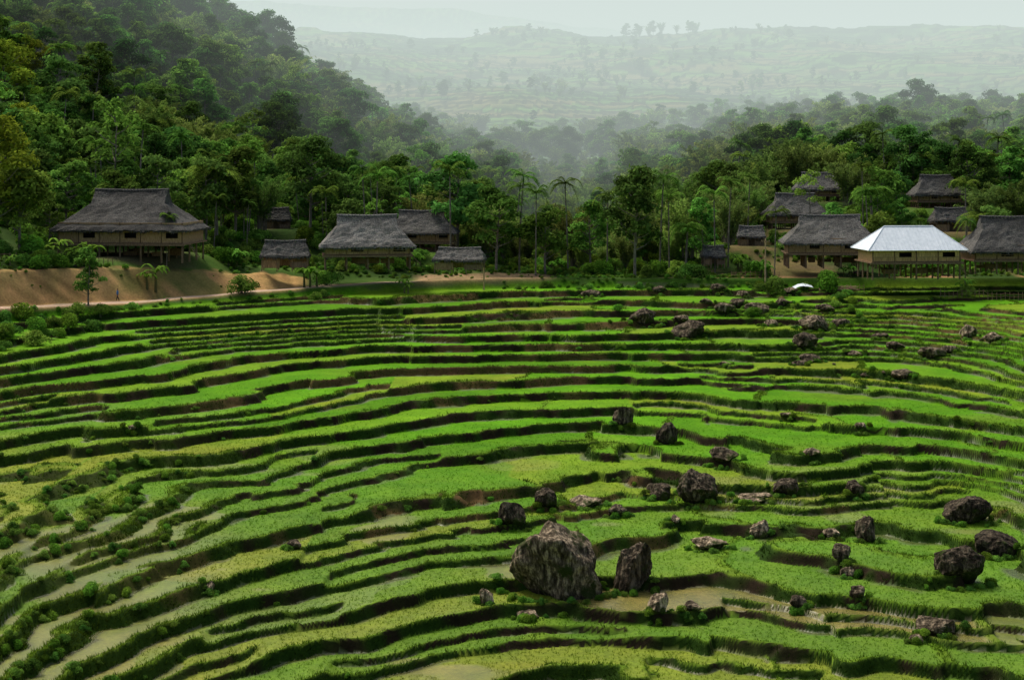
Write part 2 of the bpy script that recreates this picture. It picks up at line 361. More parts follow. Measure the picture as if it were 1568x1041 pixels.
# ------------------------------------------------------------ plants prototypes
def leafquads(b,c,n,s,cols,asp=.5,mat=1,up=None):
    m=len(c); n=n/(np.linalg.norm(n,axis=1,keepdims=True)+1e-9)
    r=rng.normal(size=(m,3)) if up is None else up
    t=np.cross(n,r); t/=np.linalg.norm(t,axis=1,keepdims=True)+1e-9; q=np.cross(n,t)
    s=np.asarray(s)[:,None]
    V=np.stack([c+t*s,c+q*s*asp,c-t*s,c-q*s*asp],1).reshape(-1,3)
    b.add(V,np.arange(m*4).reshape(-1,4),mat,np.repeat(cols,4,0))
G1=C(.088,.175,.028); G2=C(.125,.23,.034); G3=C(.06,.125,.024); GB=C(.165,.25,.05)
def broadleaf(name,h,cr,nl,lp,ls,gc,trunk_frac=.35,sparse=1.0,flat=.75,tr=.22):
    b=MB(); 
    top=np.array([rng.uniform(-.5,.5),rng.uniform(-.5,.5),h*.8])
    tp=[(0,0,-.6),(rng.uniform(-.15,.15),rng.uniform(-.15,.15),h*.25),(top[0]*.6,top[1]*.6,h*.55),tuple(top)]
    b.tube(tp,[tr,tr*.8,tr*.5,tr*.2],7,0)
    z0=h*trunk_frac
    for i in range(nl):
        fz=(i+.5)/nl; zz=z0+(h-z0)*fz*.93
        prof=math.sin(math.pi*min(1,.18+fz*.78))**.7
        a=rng.uniform(0,2*math.pi); rr=cr*prof*rng.uniform(.25,.95)
        c=np.array([math.cos(a)*rr,math.sin(a)*rr,zz+rng.uniform(-.5,.5)])
        lr=cr*rng.uniform(.2,.44)
        s0=np.array([top[0]*.5,top[1]*.5,max(h*.2,zz-rr*.6)]); mid=(s0+c)/2+np.array([0,0,-.2])
        b.tube([s0,mid,c],[tr*.4,tr*.25,tr*.08],5,0)
        n=int(lp*sparse*rng.uniform(.7,1.3)*(lr/(cr*.35))**2)
        d=rng.normal(size=(n,3)); d/=np.linalg.norm(d,axis=1,keepdims=True); d[:,2]=np.where(d[:,2]<-.3,-d[:,2],d[:,2])
        rad=lr*(1-.45*rng.random(n)**2)*(1+.25*np.sin(d[:,0]*5+i)*np.cos(d[:,1]*6))
        pc=c+d*rad[:,None]*np.array([1,1,flat])
        nn=d+rng.normal(size=(n,3))*.45+np.array([0,0,.3])
        k=rng.uniform(.65,1.4)
        cc=gc*k*(.6+.55*np.clip((rad/lr-.5)*2,0,1))[:,None]*rng.uniform(.7,1.35,(n,1))  # leaves darken towards the lobe centre: inner crown shade put into colour
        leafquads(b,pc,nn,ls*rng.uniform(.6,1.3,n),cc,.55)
    return b.mesh(name,[M_bark,M_leaf])
def bamboo(name,h,nc,lp,gc):
    b=MB()
    for i in range(nc):
        a=rng.uniform(0,2*math.pi); r0=rng.uniform(.1,1.1); out=rng.uniform(1.2,4.2)*h/12; hh=h*rng.uniform(.65,1.05)
        ts=np.linspace(0,1,8); d=np.array([math.cos(a),math.sin(a)])
        pts=np.stack([d[0]*(r0+out*ts**2.4),d[1]*(r0+out*ts**2.4),hh*(ts-.22*ts**4)-.3],-1)
        b.tube(pts,.06*(1-ts*.85),5,0,(1,1.2,.6))
        n=lp; tt=.28+.72*rng.random(n)**.8; 
        P=np.stack([np.interp(tt,ts,pts[:,j]) for j in range(3)],-1)
        sp=.9*(1.15-tt)*1.5+.3
        P+=rng.normal(size=(n,3))*np.array([.55,.55,.4])*sp[:,None]*.6
        nn=rng.normal(size=(n,3))*.7+np.array([d[0],d[1],.5]); up=rng.normal(size=(n,3))*.4
        cc=gc*rng.uniform(.55,1.4,(n,1))*(.7+.4*tt[:,None])*rng.uniform(.85,1.15)
        leafquads(b,P,nn,rng.uniform(.18,.42,n),cc,.3)
    return b.mesh(name,[M_bark,M_leaf])
def frond(b,o,a,L,rise,droop,lw,gc,nseg=14,fan=False):
    ts=np.linspace(0,1,nseg); d=np.array([math.cos(a),math.sin(a),0])
    pts=np.stack([o[0]+d[0]*L*ts*(1-.15*ts),o[1]+d[1]*L*ts*(1-.15*ts),o[2]+rise*np.sin(ts*1.9)*1.0-droop*ts**2.3],-1)
    b.tube(pts,.035*(1-.8*ts),4,1,gc*.8)
    side=np.array([-d[1],d[0],0])
    V=[];Fc=[];Cc=[]
    for i in range(1,nseg):
        t=ts[i]; l=lw*math.sin(math.pi*min(.97,t*.9+.08))**.6
        for s in (-1,1):
            for q in (0,.5):
                p0=pts[i]*(1-q)+pts[i-1]*q
                tip=p0+side*s*l*rng.uniform(.8,1.1)+d*l*.45+np.array([0,0,-l*rng.uniform(.15,.5)])
                k=len(V); V+= [p0-d*.07,p0+d*.07,tip]; Fc.append((k,k+1,k+2)); c=gc*rng.uniform(.7,1.35); Cc+=[c*.8,c*.8,c]
    b.add(V,Fc,1,np.array(Cc))
def palm(name,h,nf,L,gc,tr=.09):
    b=MB(); bx=rng.uniform(-.5,.5)
    ts=np.linspace(0,1,7); b.tube(np.stack([bx*ts**2,.2*ts,h*ts-.4*(1-ts)],-1),tr*(1.25-.45*ts),7,0,(1.5,1.5,1.4))
    b.tube([(bx,.2,h-.1),(bx,.2,h+.8)],[tr*1.2,tr*.5],6,1,gc)
    for i in range(nf):
        a=2*math.pi*i/nf*2.4+rng.uniform(-.3,.3); r=rng.uniform(.1,1.5)
        frond(b,(bx,.2,h+.6),a,L*rng.uniform(.8,1.1),r,L*rng.uniform(.35,.75)*(1.6-r*.5),L*.3,gc)
    return b.mesh(name,[M_bark,M_leaf])
def banana(name,h,gc,nst=3):
    b=MB()
    for s in range(nst):
        ox,oy=rng.uniform(-1,1,2)*(.9 if s else 0); hh=h*rng.uniform(.6,1)
        b.tube([(ox,oy,-.3),(ox,oy,hh*.25),(ox+.05,oy,hh*.5)],[.16,.13,.07],7,1,(.13,.14,.06))
        for i in range(8):
            a=rng.uniform(0,6.28); L=hh*rng.uniform(.5,.7); w=.3*hh/4; rise=rng.uniform(.5,1.3); ts=np.linspace(0,1,9)
            d=np.array([math.cos(a),math.sin(a),0]); sd=np.array([-d[1],d[0],0])
            P=np.array([ox,oy,hh*.48])+d*(L*ts*.75)[:,None]; P[:,2]+=L*(rise*ts-(rise*.5+.45)*ts**2.2)
            ww=w*np.sin(np.pi*np.clip(ts*.93+.05,0,1))**.5*np.where(ts<.12,.15,1)
            V=np.concatenate([P-sd*ww[:,None]+[0,0,.06],P,P+sd*ww[:,None]+[0,0,.06]]); m=9
            Fc=[(j,j+1,m+j+1,m+j) for j in range(8)]+[(m+j,m+j+1,2*m+j+1,2*m+j) for j in range(8)]
            b.add(V,Fc,1,gc*rng.uniform(.75,1.3))
    return b.mesh(name,[M_bark,M_leaf])
def shrub(name,h,cr,nl,lp,ls,gc):
    b=MB()
    for i in range(nl):
        a=rng.uniform(0,6.28); rr=cr*rng.uniform(0,.8); c=np.array([math.cos(a)*rr,math.sin(a)*rr,h*rng.uniform(.2,.75)*(1-.4*rr/cr)]); lr=h*rng.uniform(.25,.42)
        b.tube([(c[0]*.2,c[1]*.2,-.3),tuple(c*.6),tuple(c)],[.05,.035,.01],4,0)
        n=lp; d=rng.normal(size=(n,3)); d/=np.linalg.norm(d,axis=1,keepdims=True); d[:,2]=np.abs(d[:,2])*1.1-.25
        P=c+d*lr*(1-.4*rng.random((n,1))**2); k=rng.uniform(.7,1.35)
        leafquads(b,P,d+rng.normal(size=(n,3))*.5,ls*rng.uniform(.6,1.4,n),gc*k*rng.uniform(.65,1.4,(n,1)),.5)
    return b.mesh(name,[M_bark,M_leaf])
PROT={}
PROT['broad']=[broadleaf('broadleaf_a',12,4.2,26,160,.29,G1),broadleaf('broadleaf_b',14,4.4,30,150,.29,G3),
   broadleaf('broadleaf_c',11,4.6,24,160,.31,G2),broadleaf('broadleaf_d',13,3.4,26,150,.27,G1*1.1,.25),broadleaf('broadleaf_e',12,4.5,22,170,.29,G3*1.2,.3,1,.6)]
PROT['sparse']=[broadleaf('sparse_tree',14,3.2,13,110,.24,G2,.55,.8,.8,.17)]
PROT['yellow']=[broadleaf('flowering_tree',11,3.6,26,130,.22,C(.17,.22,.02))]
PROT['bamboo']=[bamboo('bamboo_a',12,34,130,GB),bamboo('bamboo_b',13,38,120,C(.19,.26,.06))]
PROT['palm']=[palm('areca_a',9,10,2.6,G2),palm('areca_b',10.5,11,2.3,G1)]
PROT['fanpalm']=[palm('palm_c',6,16,3.4,G2,.16)]
PROT['banana']=[banana('banana_a',4.2,C(.12,.25,.03)),banana('banana_b',3.6,C(.11,.22,.03),2)]
PROT['shrub']=[shrub('shrub_a',3,2.2,14,150,.17,G2),shrub('shrub_b',2.4,2.4,14,150,.15,G1),shrub('shrub_c',3.2,1.9,14,140,.2,C(.10,.2,.022))]
BASEH={'broad':12.3,'sparse':13,'yellow':11,'bamboo':11,'palm':10.5,'fanpalm':8,'banana':4,'shrub':2.8}
kidx={}
pc=bpy.data.collections.new('plant_prototypes')
i=0
for kd,ms in PROT.items():
    kidx[kd]=[]
    for me in ms:
        o=bpy.data.objects.new('%02d_%s'%(i,me.name),me); pc.objects.link(o); kidx[kd].append(i); i+=1
def gn_group():
    g=bpy.data.node_groups.new('scatter_plants','GeometryNodeTree')
    g.interface.new_socket('Geometry',in_out='INPUT',socket_type='NodeSocketGeometry'); g.interface.new_socket('Geometry',in_out='OUTPUT',socket_type='NodeSocketGeometry')
    gi=g.nodes.new('NodeGroupInput'); go=g.nodes.new('NodeGroupOutput')
    ip=g.nodes.new('GeometryNodeInstanceOnPoints'); ci=g.nodes.new('GeometryNodeCollectionInfo')
    ci.inputs['Collection'].default_value=pc; ci.inputs['Separate Children'].default_value=True; ci.inputs['Reset Children'].default_value=True
    def attr(nm,t):
        n=g.nodes.new('GeometryNodeInputNamedAttribute'); n.data_type=t; n.inputs['Name'].default_value=nm; return n.outputs['Attribute']
    g.links.new(gi.outputs[0],ip.inputs['Points']); g.links.new(ci.outputs[0],ip.inputs['Instance'])
    ip.inputs['Pick Instance'].default_value=True
    g.links.new(attr('idx','INT'),ip.inputs['Instance Index'])
    er=g.nodes.new('FunctionNodeEulerToRotation'); g.links.new(attr('rot','FLOAT_VECTOR'),er.inputs[0]); g.links.new(er.outputs[0],ip.inputs['Rotation'])
    g.links.new(attr('scl','FLOAT_VECTOR'),ip.inputs['Scale'])
    g.links.new(ip.outputs[0],go.inputs[0]); return g
GN=gn_group()
def scatter(name,P,idx,scl):
    P=np.asarray(P,np.float32); n=len(P)
    me=bpy.data.meshes.new(name); me.vertices.add(n); me.vertices.foreach_set('co',P.ravel())
    a=me.attributes.new('idx','INT','POINT'); a.data.foreach_set('value',np.asarray(idx,np.int32))
    a=me.attributes.new('scl','FLOAT_VECTOR','POINT'); s=np.asarray(scl,np.float32); s3=np.stack([s*rng.uniform(.85,1.2,n),s*rng.uniform(.85,1.2,n),s],-1).astype(np.float32); a.data.foreach_set('vector',s3.ravel())
    a=me.attributes.new('rot','FLOAT_VECTOR','POINT'); r=np.stack([rng.normal(0,.05,n),rng.normal(0,.05,n),rng.uniform(0,6.28,n)],-1).astype(np.float32); a.data.foreach_set('vector',r.ravel())
    o=bpy.data.objects.new(name,me); SC.collection.objects.link(o); md=o.modifiers.new('scatter','NODES'); md.node_group=GN; print(name,n); return o
def cand(y0,y1,sp,grow=0):
    out=[]; y=y0
    while y<y1:
        s=sp*(1+grow*(y-y0)); xs=np.arange(-.42*y,.42*y,s); out.append(np.stack([xs+rng.uniform(-.5,.5,len(xs))*s,y+rng.uniform(-.5,.5,len(xs))*s],-1)); y+=s
    return np.concatenate(out)
def blocked(x,y,h,z):
    px=CX+F*x/y; bl=np.zeros(len(x),bool)
    for hh in HS:
        hw=hh[4]/2+4; top=YH-F*(z+h)/y
        roofbase=hh[3]-hh[6]*.35
        bl|=(np.abs(px-hh[1])<hw)&(y<hh[2]+4)&(top<roofbase)&(y>hh[2]-60)
        hx=(hh[1]-CX)/F*hh[2]; bl|=(np.abs(x-hx)<hh[4]/2/F*hh[2]+1.6)&(np.abs(y-hh[2])<hh[4]/2/F*hh[2]*.6+2.5)
    return bl
# forest
c=cand(200,640,4.8,.0008); t=terrain(c[:,0],c[:,1]); Ee=t['E']; px=t['px']; n=len(c)
dens=ss(226,240,Ee)*(1-ss(640,680,Ee))
gap=ss(770,810,px)*(1-ss(930,980,px)); dens=dens*(1-gap*ss(280,310,Ee)*.65)
dens*=np.where((px>1080)&(Ee<262),.85,1)
dens*=np.where((vn(c[:,0]/22,c[:,1]/18,57)>.35)&(Ee>262),.35,1)
keep=(rng.random(n)<dens)
hgt=rng.uniform(5.5,12,n)+3.0*ss(280,420,Ee)+4.5*rng.random(n)**3; hgt=np.where(Ee<262,hgt*.85,hgt); hgt=np.where(gap>.5,hgt*.7,hgt)
keep&=~blocked(c[:,0],c[:,1],hgt*1.05,t['z'])
c=c[keep]; hgt=hgt[keep]; px=px[keep]; Ee=Ee[keep]; z=t['z'][keep]; n=len(c)
bam=vn(c[:,0]/30,c[:,1]/40,50)+.9*ss(780,860,px)*(1-ss(1200,1280,px))*ss(300,350,Ee)+.3*(Ee<300)*(px>950)
r=rng.random(n); idx=[];sc=[]
for i in range(n):
    if bam[i]>.42 and r[i]<.8: kd='bamboo'
    elif r[i]<(.34 if Ee[i]<275 else .22): kd='palm'
    elif r[i]<.39 and r[i]>.33: kd='sparse'
    elif r[i]<.43 and r[i]>.39: kd='fanpalm'
    elif px[i]<60 and r[i]<.6: kd='yellow'
    else: kd='broad'
    idx.append(random.choice(kidx[kd])); hh=hgt[i]
    if kd=='fanpalm': hh*=.8
    if kd=='palm': hh=min(max(hh,9)*1.15,14) if Ee[i]>262 else min(hh*1.15,12)
    sc.append(hh/BASEH[kd])
scatter('forest',np.stack([c[:,0],c[:,1],z-.2],-1),idx,sc)
# undergrowth
c=cand(148,460,2.5,.003); t=terrain(c[:,0],c[:,1]); Ee=t['E']; px=t['px']; n=len(c)
dens=ss(224,236,Ee)*.85+.0
lb=(px<235)&(Ee<211.5)&(Ee>194+14*ss(60,235,px))
dens=np.maximum(dens,.85*lb)
dens=np.maximum(dens,.7*((px>380)&(Ee>209)&(Ee<212)))
dens=np.maximum(dens,.7*((px>850)&(Ee>218)))
dens=np.maximum(dens,.45*((px>930)&(px<1330)&(Ee>188)&(vn(c[:,0]/8,c[:,1]/8,51)>.05)))
dens=np.maximum(dens,.8*((Ee>222.5)&(px<640)))
s=rng.uniform(.35,.95,n)*(1+.7*ss(250,320,Ee)); s=np.where(Ee<213,s*.55,s); s=np.where(lb,s*1.5,s)
bl=blocked(c[:,0],c[:,1],s*2.9,t['z'])
small=bl&(Ee>222)&(rng.random(n)<.6); s=np.where(small,rng.uniform(.15,.35,n),s)
bl2=blocked(c[:,0],c[:,1],s*2.9,t['z'])
keep=(rng.random(n)<dens)&~bl2
c=c[keep]; z=t['z'][keep]; s=s[keep]; Ee=Ee[keep]; r=rng.random(len(c))
idx=[random.choice(kidx['banana']) if (r[i]<.12 and Ee[i]>216 and s[i]>.36) else random.choice(kidx['shrub']) for i in range(len(c))]
scatter('undergrowth',np.stack([c[:,0],c[:,1],z-.1],-1),idx,s*np.where((r<.12)&(Ee>216),1.1,1))
# weeds and low bushes along the bank, field head and between the houses
c=cand(150,232,1.05); t=terrain(c[:,0],c[:,1]); Ee=t['E']; px=t['px']; n=len(c); nn=vn(c[:,0]/5,c[:,1]/5,58)
onroad=(px<690)&(Ee>212.6)&(Ee<217.2)
onbank=(px<460)&(Ee>=217.2)&(Ee<221.3)
onmound=(px>630)&(px<850)&(Ee>212)&(Ee<221)
dens=((Ee>210.8)&(Ee<232))*(.55+.45*(nn>0))
dens=np.where(onroad,0,dens); dens=np.where(onbank,.10+.25*(nn>.45),dens); dens=np.where(onmound,.15,dens)
keep=(rng.random(n)<dens); s=rng.uniform(.08,.26,n)*np.where(onbank|onmound,.6,1)*np.where((nn>.2)&(Ee>221.5),1.5,1)
keep&=~blocked(c[:,0],c[:,1],s*2.9,t['z'])
scatter('bank_weeds',np.stack([c[keep,0],c[keep,1],t['z'][keep]-.05],-1),rng.choice(kidx['shrub'],keep.sum()),s[keep])
pk=vis&(T['riser']>.4)&(p<(.06+1.3*T['leftlow']+.35*ss(.2,.6,n_a))*cell)
P=np.stack([X[pk],Y[pk],Z[pk]-.1],-1)
scatter('bund_weeds',P,rng.choice(kidx['shrub'],len(P)),rng.uniform(.07,.2,len(P))*(1+.35*T['leftlow'][pk]))
# far hillside
c=cand(620,1750,9,.0008); t=terrain(c[:,0],c[:,1]); Ee=t['E']; px=t['px']; n=len(c)
cl=vn(c[:,0]/70,c[:,1]/50,55)+.6*vn(c[:,0]/22,c[:,1]/22,56)
nearh=1-ss(760,950,Ee)
dens=ss(.2-.3*nearh,.6-.2*nearh,cl)*.8+.012
keep=(rng.random(n)<dens)&(Ee<1600)
ridge=(px>930)&(px<1075)&(Ee>1590)&(Ee<1670)&(rng.random(n)<.75); keep|=ridge
c=c[keep]; z=t['z'][keep]; n=len(c); rd=ridge[keep]; nh=nearh[keep]
idx=[random.choice(kidx['broad']+kidx['bamboo']*3) if nh[q]>.3 else random.choice(kidx['broad']+kidx['bamboo']*2+kidx['shrub']*2) for q in range(n)]
scatter('hillside_trees',np.stack([c[:,0],c[:,1],z-.3],-1),idx,np.where(rd,rng.uniform(.9,1.5,n),rng.uniform(.4,1.0,n)*(1+.6*nh)))

def plant(kind,name,px,D,hpx,var=None,dz=0):
    x=(px-CX)/F*D; z=gz(x,D); me=random.choice(PROT[kind]) if var is None else PROT[kind][var]
    o=bpy.data.objects.new(name,me); SC.collection.objects.link(o); o.location=(x,D,z-.15)
    s=hpx*D/F/BASEH[kind]; o.scale=(s*rng.uniform(.9,1.1),s*rng.uniform(.9,1.1),s); o.rotation_euler=(0,0,rng.uniform(0,6.28)); return o
for a in [('broad','broadleaf_tree',972,216,150,1),('broad','broadleaf_tree',760,222,130,0),('broad','broadleaf_tree',700,236,150,4),('broad','broadleaf_tree',835,222,110,2),
  ('broad','broadleaf_tree',905,226,110,0),('broad','broadleaf_tree',1075,226,100,3),('broad','broadleaf_tree',360,222,140,0),('broad','broadleaf_tree',475,232,130,1),('broad','broadleaf_tree',30,188,150,2),
  ('yellow','flowering_tree',-5,186,200,0),('sparse','slender_tree',175,214,190,0),('sparse','slender_tree',1240,236,100,0),
  ('palm','areca_palm',575,224,140,0),('palm','areca_palm',560,226,125,1),('palm','areca_palm',1095,222,135,0),('palm','areca_palm',1115,225,125,1),('palm','areca_palm',1410,270,90,0),('palm','areca_palm',1145,238,100,1),('palm','areca_palm',820,219,140,0),
  ('palm','areca_palm',1330,226,105,1),('palm','areca_palm',1480,232,110,0),('palm','areca_palm',870,224,130,1),('palm','areca_palm',690,226,150,0),('palm','areca_palm',1010,220,145,1),('palm','areca_palm',1025,223,130,0),('palm','areca_palm',930,221,135,0),('palm','areca_palm',795,226,140,1),
  ('palm','areca_palm',1186,216,110,0),('palm','areca_palm',1478,212,95,1),('palm','areca_palm',255,194,80,1),
  ('fanpalm','palm_tree',332,219,130,0),('fanpalm','palm_tree',1335,240,95,0),('fanpalm','palm_tree',1050,222,90,0),('fanpalm','palm_tree',1500,228,90,0),
  ('bamboo','bamboo_clump',1055,232,120,0),('bamboo','bamboo_clump',880,236,110,1),('bamboo','bamboo_clump',400,228,100,0),
  ('banana','banana_plant',475,200,55,0),('banana','banana_plant',225,189,62,1),('banana','banana_plant',130,186,62,0),('banana','banana_plant',625,202,40,1),('banana','banana_plant',1165,214,45,0),('banana','banana_plant',80,190,50,1),('banana','banana_plant',1300,214,35,0),('banana','banana_plant',1472,208,40,1),('banana','banana_plant',1130,222,50,0),
  ('shrub','round_shrub',1262,209,34,2),('shrub','round_shrub',1186,205,34,1),('broad','broadleaf_tree',135,177,85,3),('shrub','round_shrub',370,194,34,1),('shrub','round_shrub',500,203,28,0),('shrub','round_shrub',1480,206,22,0),('broad','broadleaf_tree',1345,228,85,2),('broad','broadleaf_tree',1520,226,95,4)]:
    plant(*a)

# ------------------------------------------------------------ boulders
def rockmesh(seed,w,d,h,tint=1.,sub=5):
    import bmesh
    bm=bmesh.new(); bmesh.ops.create_icosphere(bm,subdivisions=sub,radius=1)
    v=np.array([x.co[:] for x in bm.verts]); f=np.array([[q.index for q in fc.verts] for fc in bm.faces]); bm.free()
    r=np.random.default_rng(seed)
    for _ in range(13):
        n=r.normal(size=3); n/=np.linalg.norm(n); k=r.uniform(.55,.85); dd=v@n; v=v-np.where(dd>k,(dd-k)*.88,0)[:,None]*n
    for sc,am in ((1.7,.11),(4,.06),(9,.035),(19,.015)):
        nn=vn(v[:,0]*sc+seed,v[:,2]*sc+v[:,1]*sc*.7,seed)+vn(v[:,1]*sc-seed,v[:,2]*sc*.8+v[:,0]*.5*sc,seed+5); v=v*(1+am*nn)[:,None]
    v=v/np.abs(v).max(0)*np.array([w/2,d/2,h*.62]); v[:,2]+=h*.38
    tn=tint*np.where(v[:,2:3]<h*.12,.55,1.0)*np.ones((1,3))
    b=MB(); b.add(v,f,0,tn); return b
BL=[(857,915,150,138,1.1),(967,908,66,78,.5),(787,803,48,36,.45),(838,777,38,28,.4),(1067,772,68,52,.55),(1012,765,40,26,.45),(1023,680,38,34,.4),(955,652,32,32,.5),
(987,497,50,26,.5),(1055,519,56,28,.55),(1250,508,50,26,1.0),(1234,533,40,24,.45),(1243,555,38,13,.5),(1485,802,74,42,.35),(1530,852,84,42,.3),(1475,888,74,56,.45),(1320,658,20,14,1.3),(1310,760,32,24,.5),
(1330,830,36,42,.55),(1205,758,42,26,.45),(1112,706,46,20,.6),(1165,820,34,24,1.6),(1085,842,62,22,1.5),(892,778,60,16,1.2),(1010,940,34,28,1.5),(745,926,22,26,1.6),(945,792,32,20,.6),(450,841,24,14,.6),
(1440,973,64,26,.7),(1485,516,30,20,1.5),(1523,524,32,16,1.3),(1388,578,44,14,.7),(1160,770,62,14,1.2),(1110,560,20,6,1.3),(1245,698,30,12,1.3),(1275,822,26,14,1.4),(1035,803,16,14,1.6),(1325,578,22,7,1.),(1110,478,32,14,.7),(1160,482,38,18,.8),(1200,470,28,14,.7),(1080,470,26,12,.7),
(1430,548,42,15,.8),(1350,520,28,10,.7),(1290,500,28,12,.7),(320,905,18,14,1),(200,658,16,8,1),(1010,448,32,10,.8),(1140,455,22,10,.8),(905,455,32,11,.7),(1320,422,26,8,1.3),(810,948,40,12,1.1),(1225,935,28,20,.6),(1315,915,26,20,.8),(1405,985,24,16,1.5),(1205,640,20,7,1.),
(1045,495,26,12,.8),(1130,470,24,12,.6),(1180,500,26,11,1.1),(1100,445,26,10,.7),(1210,450,24,10,.9),(1265,478,30,13,.6),(1310,545,26,9,1.),(1375,535,30,12,.6),(1455,540,26,10,.9),(1290,860,30,26,.6),(1300,885,24,18,1.2),(1060,935,30,14,.7),(1225,560,24,8,.6)]
rockpts=[]
for i,(px_,py_,w_,h_,ti) in enumerate(BL):
    x,y,z=ray(px_,py_); s=y/F; w=w_*s*1.04; h=h_*s*1.02
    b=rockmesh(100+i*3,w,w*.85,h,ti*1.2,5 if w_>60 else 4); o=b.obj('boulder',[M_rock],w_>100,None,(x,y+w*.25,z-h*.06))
    for q in range(int(3+w*2.6)):
        an=random.uniform(math.pi*.95,2.05*math.pi); rx=x+math.cos(an)*w*.55*random.uniform(.9,1.2); ry=y+w*.25+math.sin(an)*w*.45*random.uniform(.9,1.2); rockpts.append((rx,ry))
rp=np.array(rockpts); rz=terrain(rp[:,0],rp[:,1])['z']
scatter('boulder_weeds',np.stack([rp[:,0],rp[:,1],rz-.08],-1),rng.choice(kidx['shrub'],len(rp)),rng.uniform(.08,.22,len(rp)))
b=MB(); cnt=0
rk=vis&(p<(.0004+.022*ss(.02,.15,T['u'])*ss(.0,.5,n_a)+.14*ss(.09,.12,T['u'])*ss(182,192,E)*ss(.0,.4,n_a))*cell)&((T['riser']>.3)|(rng.random(X.shape)<.08))
protos=[rockmesh(900+i,1,1,1,1,2) for i in range(5)]
for x,y,z in zip(X[rk],Y[rk],Z[rk]):
    q=random.choice(protos); s=random.uniform(.15,.6); a=random.uniform(0,6.28); R=np.array(Matrix.Rotation(a,3,'Z')); t_=random.choice([.5,.8,1.2,1.5])
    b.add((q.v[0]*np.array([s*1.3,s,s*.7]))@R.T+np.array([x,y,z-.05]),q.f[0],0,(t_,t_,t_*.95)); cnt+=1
b.obj('scattered_stones',[M_rock],False); print('stones',cnt)

# ------------------------------------------------------------ houses
M_white=mat_simple('painted_metal_roof',[(.3,(.50,.57,.62)),(.7,(.68,.74,.78))],(1,1,1),1.5,.1,.01,.5)
def roof(L,W,h,ridge,hipv,tint,metal=False,ox=0):
    b=MB(); nl=14; nx=44; ny=20
    vs=np.linspace(0,1,nl)
    per=[]
    for i in range(nx): per.append((-1+2*i/nx,-1))
    for i in range(ny): per.append((1,-1+2*i/ny))
    for i in range(nx): per.append((1-2*i/nx,1))
    for i in range(ny): per.append((-1,1-2*i/ny))
    per=np.array(per); npn=len(per); V=[]; CC=[]
    for v in vs:
        hv=min(1,v/hipv) if hipv<1 else v
        hx=lerp(L/2,ridge/2,hv); hy=lerp(W/2,.04,v)
        zz=h*v-(0 if metal else .045*h*math.sin(math.pi*v))
        q=np.stack([per[:,0]*hx,per[:,1]*hy,np.full(npn,zz)],-1)
        if not metal:
            nn=vn(q[:,0]*1.1,q[:,1]*1.1+v*9,60); q[:,2]+=.16*nn-.15*(v==0)*rng.random(npn); q[:,0]+=.07*vn(q[:,1]*2,v*7,61)
            q[:,2]-=.14*np.cos(per[:,0]*math.pi*.5)*v*1.2
        V.append(q); tt=tint*(1+(0 if metal else .3*vn(q[:,0]*.7,v*4,62)+.1*rng.normal(size=npn)-.2*(v<.08))); CC.append(np.stack([tt,tt,tt*.97],-1)*np.ones((npn,1)))
    V=np.concatenate(V); Fc=[]
    for i in range(nl-1):
        for j in range(npn): Fc.append((i*npn+j,i*npn+(j+1)%npn,(i+1)*npn+(j+1)%npn,(i+1)*npn+j))
    b.add(V,Fc,0,np.concatenate(CC)); return b
